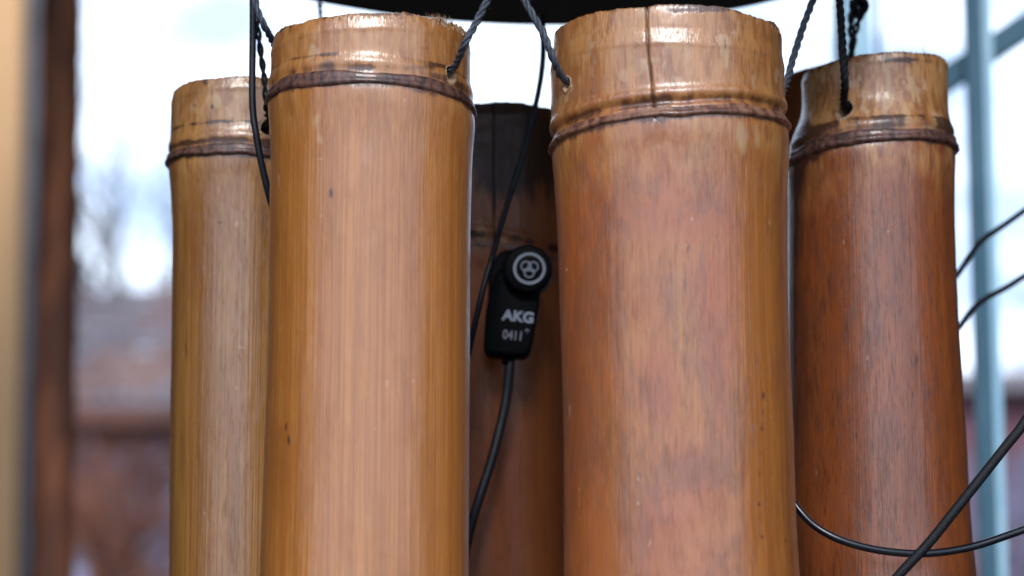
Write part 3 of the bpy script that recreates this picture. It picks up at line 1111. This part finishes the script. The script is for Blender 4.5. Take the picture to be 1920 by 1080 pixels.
M['teal'] = plain_mat('teal_painted_metal', (.035, .105, .16), (.05, .13, .19), 40, .55, .0002, spec=.3)
M['paleblue'] = plain_mat('pale_blue_painted_metal', (.30, .56, .74), (.38, .62, .76), 40, .4, .0002)
M['bark'] = plain_mat('rough_brown_wood', (.26, .090, .038), (.10, .036, .020), 60, .8, .002, .2)
M['tan'] = plain_mat('tan_timber', (.74, .43, .20), (.60, .34, .15), 30, .6, .0005, .05)
M['slate'] = plain_mat('slate_shaded_timber', (.085, .082, .10), (.06, .06, .075), 20, .6, .0005)  # colour of the jamb's shaded side
M['ground'] = plain_mat('ground_soil', (.10, .085, .06), (.06, .055, .035), 3, .95, .02)
M['brickc'] = plain_mat('house_brick', (.15, .055, .038), (.085, .034, .026), 5, .85, .003)
M['mortar'] = plain_mat('mortar', (.16, .10, .09), (.10, .06, .055), 20, .9, .002)
M['tile'] = plain_mat('roof_tile', (.125, .085, .090), (.060, .036, .036), 1.6, .7, .003)
M['tile_mauve'] = plain_mat('roof_tile_mauve', (.125, .095, .105), (.08, .055, .060), 1.6, .7, .003)
M['tile_rose'] = plain_mat('roof_tile_rose', (.145, .070, .050), (.10, .045, .035), 1.6, .7, .003)
M['rust'] = plain_mat('rusty_gutter', (.12, .042, .028), (.07, .025, .018), 4, .7, .001)
M['frame'] = plain_mat('white_window_frame', (.16, .16, .22), (.12, .12, .17), 8, .5, .001)
M['glass'] = plain_mat('window_glass', (.30, .31, .44), (.20, .21, .32), .8, .25, .0005, spec=.5)
M['twig'] = plain_mat('tree_bark', (.12, .105, .11), (.07, .06, .065), 10, .9, .003)
M['red_render'] = plain_mat('dark_red_render', (.20, .095, .12), (.12, .05, .065), 2, .9, .002)

# ground sheet
V, Fc = [], []
g = 40
for i in range(g + 1):
    for j in range(g + 1):
        V.append(((i - g / 2) * 60, (j - g / 2) * 60, .0 if abs(i - g / 2) < 3 and abs(j - g / 2) < 3 else .25 * vnoise(np.array([i * .7]), np.array([j * .7]), 3)[0] - .25))
for i in range(g):
    for j in range(g):
        a = i * (g + 1) + j
        Fc.append((a, a + g + 1, a + g + 2, a + 1))
gr = link('ground', mesh_np('ground', V, Fc), M['ground'])
gr['kind'] = 'structure'

# out-of-view boarded walls and roof, added to block side and top light
M['board'] = plain_mat('brown_blocker_boards', (.075, .035, .018), (.04, .018, .010), 8, .7, .001, .1)
for nm, xw in (('blocker_wall_left', -.72), ('blocker_wall_right', .72)):
    V, Fc = [], []
    for k in range(18):
        z = .02 + k * .145
        box(V, Fc, (xw - .012, .12, z), (xw + .012, 2.80, z + .139))
    box(V, Fc, (xw - .010, .125, 0), (xw + .006, 2.795, 2.62))
    o = link(nm, mesh_np(nm, V, Fc, False), M['board'])
    o['kind'] = 'structure'
V, Fc = [], []
for k in range(14):
    box(V, Fc, (-.9, -.10 + k * .15, 2.64), (.9, -.10 + k * .15 + .145, 2.67))
box(V, Fc, (-.9, -.10, 2.675), (.9, 2.0, 2.70))
o = link('blocker_roof', mesh_np('blocker_roof', V, Fc, False), M['board'])
o['kind'] = 'structure'

# teal metal frame behind the right tube
YT = .98
rail = thing('metal_frame', 'blurred blue-green metal lattice frame standing behind the right tube', 'metal frame', P(1830, 1300, YT))
m_ = mpp(540, YT)
beam(P(1821, -60, YT), P(1860, 1260, YT), 34 * m_, 30 * m_, 'upright', M['teal'], rail)
beam(P(1844, -60, YT + .004), P(1880, 1260, YT + .004), 26 * m_, 16 * m_, 'upright_edge', M['paleblue'], rail)
beam(P(1605, -60, YT + .03), P(1618, 1260, YT + .03), 58 * m_, 24 * m_, 'upright', M['paleblue'], rail)
beam(P(1569, -60, YT + .026), P(1582, 1260, YT + .026), 18 * m_, 30 * m_, 'upright_edge', M['teal'], rail)
beam(P(1646, -60, YT + .026), P(1658, 1260, YT + .026), 10 * m_, 30 * m_, 'upright_edge', M['teal'], rail)
beam(P(1650, 232, YT + .012), P(2040, -28, YT + .012), 52 * m_, 20 * m_, 'diagonal_brace', M['teal'], rail)

# brown post and tan timber jamb at the left edge
YB = 1.35
V, Fc = [], []
pa, pb = P(118, -80, YB), P(97, 1250, YB)
pts = [pa.lerp(pb, i / 60) for i in range(61)]
rg = random.Random(8)
kn = [(rg.random(), rg.uniform(.02, .10)) for _ in range(7)] + [(.36, .22), (.30, .14)]
wid = 37 * mpp(500, YB)
n_ = 30
for i, p in enumerate(pts):
    for k in range(n_):
        A = 2 * math.pi * k / n_
        r = wid * (1 + .05 * vnoise(np.array([k * .5]), np.array([i * .4]), 4)[0])
        for (u_, h_) in kn:
            r += wid * h_ * math.exp(-((i / 60 - u_) / .012) ** 2) * max(0, math.cos(A))
        V.append(p + Vector((math.cos(A) * r, math.sin(A) * r, 0)))
for i in range(60):
    for k in range(n_):
        k2 = (k + 1) % n_
        Fc.append((i * n_ + k, (i + 1) * n_ + k, (i + 1) * n_ + k2, i * n_ + k2))
o = link('wooden_post', mesh_np('wooden_post', V, Fc), M['bark'])
tag(o, 'rough dark brown wooden post, out of focus behind the chime at left', 'post')
YJ = 3.0
m_ = mpp(500, YJ)
jamb = thing('timber_jamb', 'blurred tan timber jamb with shaded slate-grey side at the far left edge', 'door jamb', P(0, 1300, YJ))
beam(P(-32, -80, YJ), P(-62, 1300, YJ), 164 * m_, .07, 'timber', M['tan'], jamb, .004)
beam(P(68, -80, YJ + .04), P(38, 1300, YJ + .04), 46 * m_, .06, 'shaded_side_strip', M['slate'], jamb, .003)  # shaded side of the jamb, painted in as a darker strip

# house to the left, far behind: tiled roof, brick wall, windows
YH = 14.0
hm = mpp(700, YH)
house = thing('brick_house', 'blurred brick house with grey-brown tiled roof, behind the leftmost tube', 'house', P(-100, 1340, YH))
x0, x1 = P(-700, 700, YH).x, P(480, 700, YH).x
zr, ze = P(0, 545, YH + 2.5).z, P(0, 770, YH - .3).z
rg = random.Random(3)
# tiles as parts
rows_, cols = 9, 17
for i in range(rows_):
    for j in range(cols):
        u0, u1 = i / rows_, (i + 1.12) / rows_
        ya, yb = YH - .3 + 2.8 * u0, YH - .3 + 2.8 * u1
        za, zb_ = ze + (zr - ze) * u0, ze + (zr - ze) * u1
        xa = x0 - .3 + (x1 - x0 + .6) * (j + (.5 if i % 2 else 0)) / cols
        xb = xa + (x1 - x0 + .6) / cols - .012
        t_ = .03
        j_ = rg.uniform(-.01, .01)
        Vt = [Vector(c) for c in ((xa, ya, za + t_ + j_), (xb, ya, za + t_ + j_), (xb, yb, zb_ + j_), (xa, yb, zb_ + j_),
                                  (xa, ya, za + j_ + .004), (xb, ya, za + j_ + .004), (xb, yb, zb_ - t_ + j_), (xa, yb, zb_ - t_ + j_))]
        link('roof_tile', mesh_np('roof_tile', Vt, [(0, 1, 2, 3), (7, 6, 5, 4), (4, 5, 1, 0), (5, 6, 2, 1), (7, 4, 0, 3), (6, 7, 3, 2)], False), M[('tile', 'tile_mauve', 'tile_rose')[min(2, max(0, int(1.5 + 1.9 * vnoise(np.array([j * .55 + 3]), np.array([i * .45 + 7]), 12)[0] + rg.uniform(-.35, .35))))]], house)
V, Fc = box([], [], (x0, YH, -.2), (x1, YH + 2.4, ze - .02))
link('wall', mesh_np('wall', V, Fc, False), M['mortar'], house)
# brick courses standing proud of the mortar: the upper wall as one stuff part
V, Fc = [], []
bw, bh = .22, .075
zz = ze - .10
row = 0
wins = [(118, 212), (245, 345), (20, 70), (-200, -60)]
wz0, wz1 = P(0, 1240, YH).z, P(0, 862, YH).z
while zz > P(0, 1330, YH).z:
    xx = x0 + (.115 if row % 2 else 0)
    while xx < x1 - bw:
        inside = any(P(a, 900, YH).x - bw < xx < P(b, 900, YH).x and wz0 - .05 < zz < wz1 + .04 for a, b in wins)
        if not inside:
            box(V, Fc, (xx, YH - .015 - rg.uniform(0, .006), zz), (xx + bw - .012, YH + .01, zz + bh - .012))
        xx += bw
    zz -= bh
    row += 1
o = link('brick_courses', mesh_np('brick_courses', V, Fc, False), M['brickc'], house)
o['kind'] = 'stuff'
for a, b in wins:
    xa, xb = P(a, 900, YH).x, P(b, 900, YH).x
    V, Fc = [], []
    box(V, Fc, (xa - .03, YH - .05, wz0), (xa + .03, YH - .002, wz1))
    box(V, Fc, (xb - .03, YH - .05, wz0), (xb + .03, YH - .002, wz1))
    box(V, Fc, (xa + .03, YH - .05, wz1 - .06), (xb - .03, YH - .002, wz1))
    box(V, Fc, (xa + .03, YH - .05, (wz0 + wz1) / 2 - .02), (xb - .03, YH - .002, (wz0 + wz1) / 2 + .02))
    wf = link('window', mesh_np('window', V, Fc, False), M['frame'], house)
    V, Fc = box([], [], (xa + .03, YH - .02, wz0), (xb - .03, YH - .012, wz1 - .06))
    pn_ = link('pane', mesh_np('pane', V, Fc, False), M['glass'])
    pn_.data.transform(Matrix.Translation(-house.location))
    pn_.parent = wf
V, Fc = box([], [], (x0 - .3, YH - .42, ze - .09), (x1 + .3, YH - .30, ze + .02))
link('gutter', mesh_np('gutter', V, Fc, False), M['rust'], house)

# house to the right
YR = 11.0
hr_ = thing('red_house', 'blurred dark red house wall low behind the right tube', 'house', P(1960, 1340, YR))
xa, xb = P(1560, 700, YR).x, P(2600, 700, YR).x
zt_ = P(0, 740, YR).z
V, Fc = box([], [], (xa, YR, -.2), (xb, YR + 3, zt_))
link('wall', mesh_np('wall', V, Fc, False), M['red_render'], hr_)
# hipped roof
V = [Vector(c) for c in ((xa - .2, YR - .2, zt_), (xb + .2, YR - .2, zt_), (xb + .2, YR + 3.2, zt_), (xa - .2, YR + 3.2, zt_), (xa + .6, YR + 1.2, zt_ + .28), (xb - .6, YR + 1.2, zt_ + .28))]
link('roof', mesh_np('roof', V, [(0, 1, 5, 4), (1, 2, 5), (2, 3, 4, 5), (3, 0, 4), (3, 2, 1, 0)], False), M['tile'], hr_)
for a in (1700, 1870, 2060):
    V, Fc = [], []
    xx, z0_, z1_ = P(a, 0, YR).x, P(0, 1060, YR).z, P(0, 850, YR).z
    for (lo_, hi_) in (((xx, z0_), (xx + .03, z1_)), ((xx + .17, z0_), (xx + .20, z1_)), ((xx + .03, z1_ - .03), (xx + .17, z1_)), ((xx + .03, z0_), (xx + .17, z0_ + .03))):
        box(V, Fc, (lo_[0], YR - .03, lo_[1]), (hi_[0], YR - .001, hi_[1]))
    wf = link('window', mesh_np('window', V, Fc, False), M['frame'], hr_)
    V, Fc = box([], [], (xx + .03, YR - .012, z0_ + .03), (xx + .17, YR - .006, z1_ - .03))
    pn_ = link('pane', mesh_np('pane', V, Fc, False), M['glass'])
    pn_.data.transform(Matrix.Translation(-hr_.location))
    pn_.parent = wf


# bare trees against the sky
def bare_tree(base, h, seed, label, spread=.5, name='bare_tree', cat='tree', mat='twig', thick=.018, grp='bare trees against the sky'):
    rg = random.Random(seed)
    root = thing(name, label, cat, base, grp)
    TV, TF, BV, BF = [], [], [], []

    def grow(p, d, ln, r, lv):
        pts = [p]
        q = p.copy()
        for _ in range(3):
            d = (d + Vector((rg.uniform(-1, 1), rg.uniform(-1, 1), rg.uniform(-.4, .7))) * .16).normalized()
            q = q + d * ln / 3
            pts.append(q.copy())
        V_, F_ = (TV, TF) if lv == 0 else (BV, BF)
        sweep(pts, lambda u: r * (1 - .4 * u), 5 if lv else 10, V_, F_)
        if lv >= 6 or len(BV) > 90000:
            return
        for _ in range(3 if lv < 5 else 2):
            nd = (d + Vector((rg.uniform(-1, 1), rg.uniform(-1, 1), rg.uniform(-.5, .9))) * spread * 1.3).normalized()
            grow(pts[rg.choice((2, 3, 3))], nd, ln * rg.uniform(.6, .82), r * .6, lv + 1)
    grow(Vector(base), Vector((0, 0, 1)), h * .30, h * thick, 0)
    link('trunk', mesh_np('trunk', TV, TF), M[mat], root)
    link('crown', mesh_np('crown', BV, BF), M[mat], root)


bx_ = P(190, 800, 22).x
bare_tree((bx_, 22, -.2), 9.5, 5, 'bare grey tree against the sky at left, above the tiled roof')
bx_ = P(2050, 800, 26).x
bare_tree((bx_, 26, -.2), 7.5, 9, 'bare grey tree beyond the dark red house at right')

M['rust_twig'] = plain_mat('rusty_twigs', (.22, .080, .045), (.10, .040, .028), 4, .9, .003)
M['mauve_twig'] = plain_mat('grey_mauve_twigs', (.26, .24, .34), (.12, .10, .15), 4, .9, .003)
for (px_, yy_, top_, sd_, mt_, nm_) in ((150, 7.0, 700, 3, 'rust_twig', 'rust brown leafless shrub close to the brown post'), (240, 8.0, 600, 14, 'mauve_twig', 'grey mauve leafless shrub between the brown post and the leftmost tube'),
                                (305, 7.5, 600, 21, 'rust_twig', 'rust brown leafless shrub seen just left of the leftmost tube'),
                                (1890, 7.5, 660, 33, 'mauve_twig', 'grey mauve leafless shrub at the right edge under the thin cords')):
    b_ = P(px_, 1340, yy_)
    h_ = P(px_, top_, yy_).z - b_.z + .0
    bare_tree((b_.x, yy_, b_.z - .1), h_ * .95, sd_, nm_, .75, 'bare_shrub', 'shrub', mt_, .06, 'leafless shrubs in front of the houses')
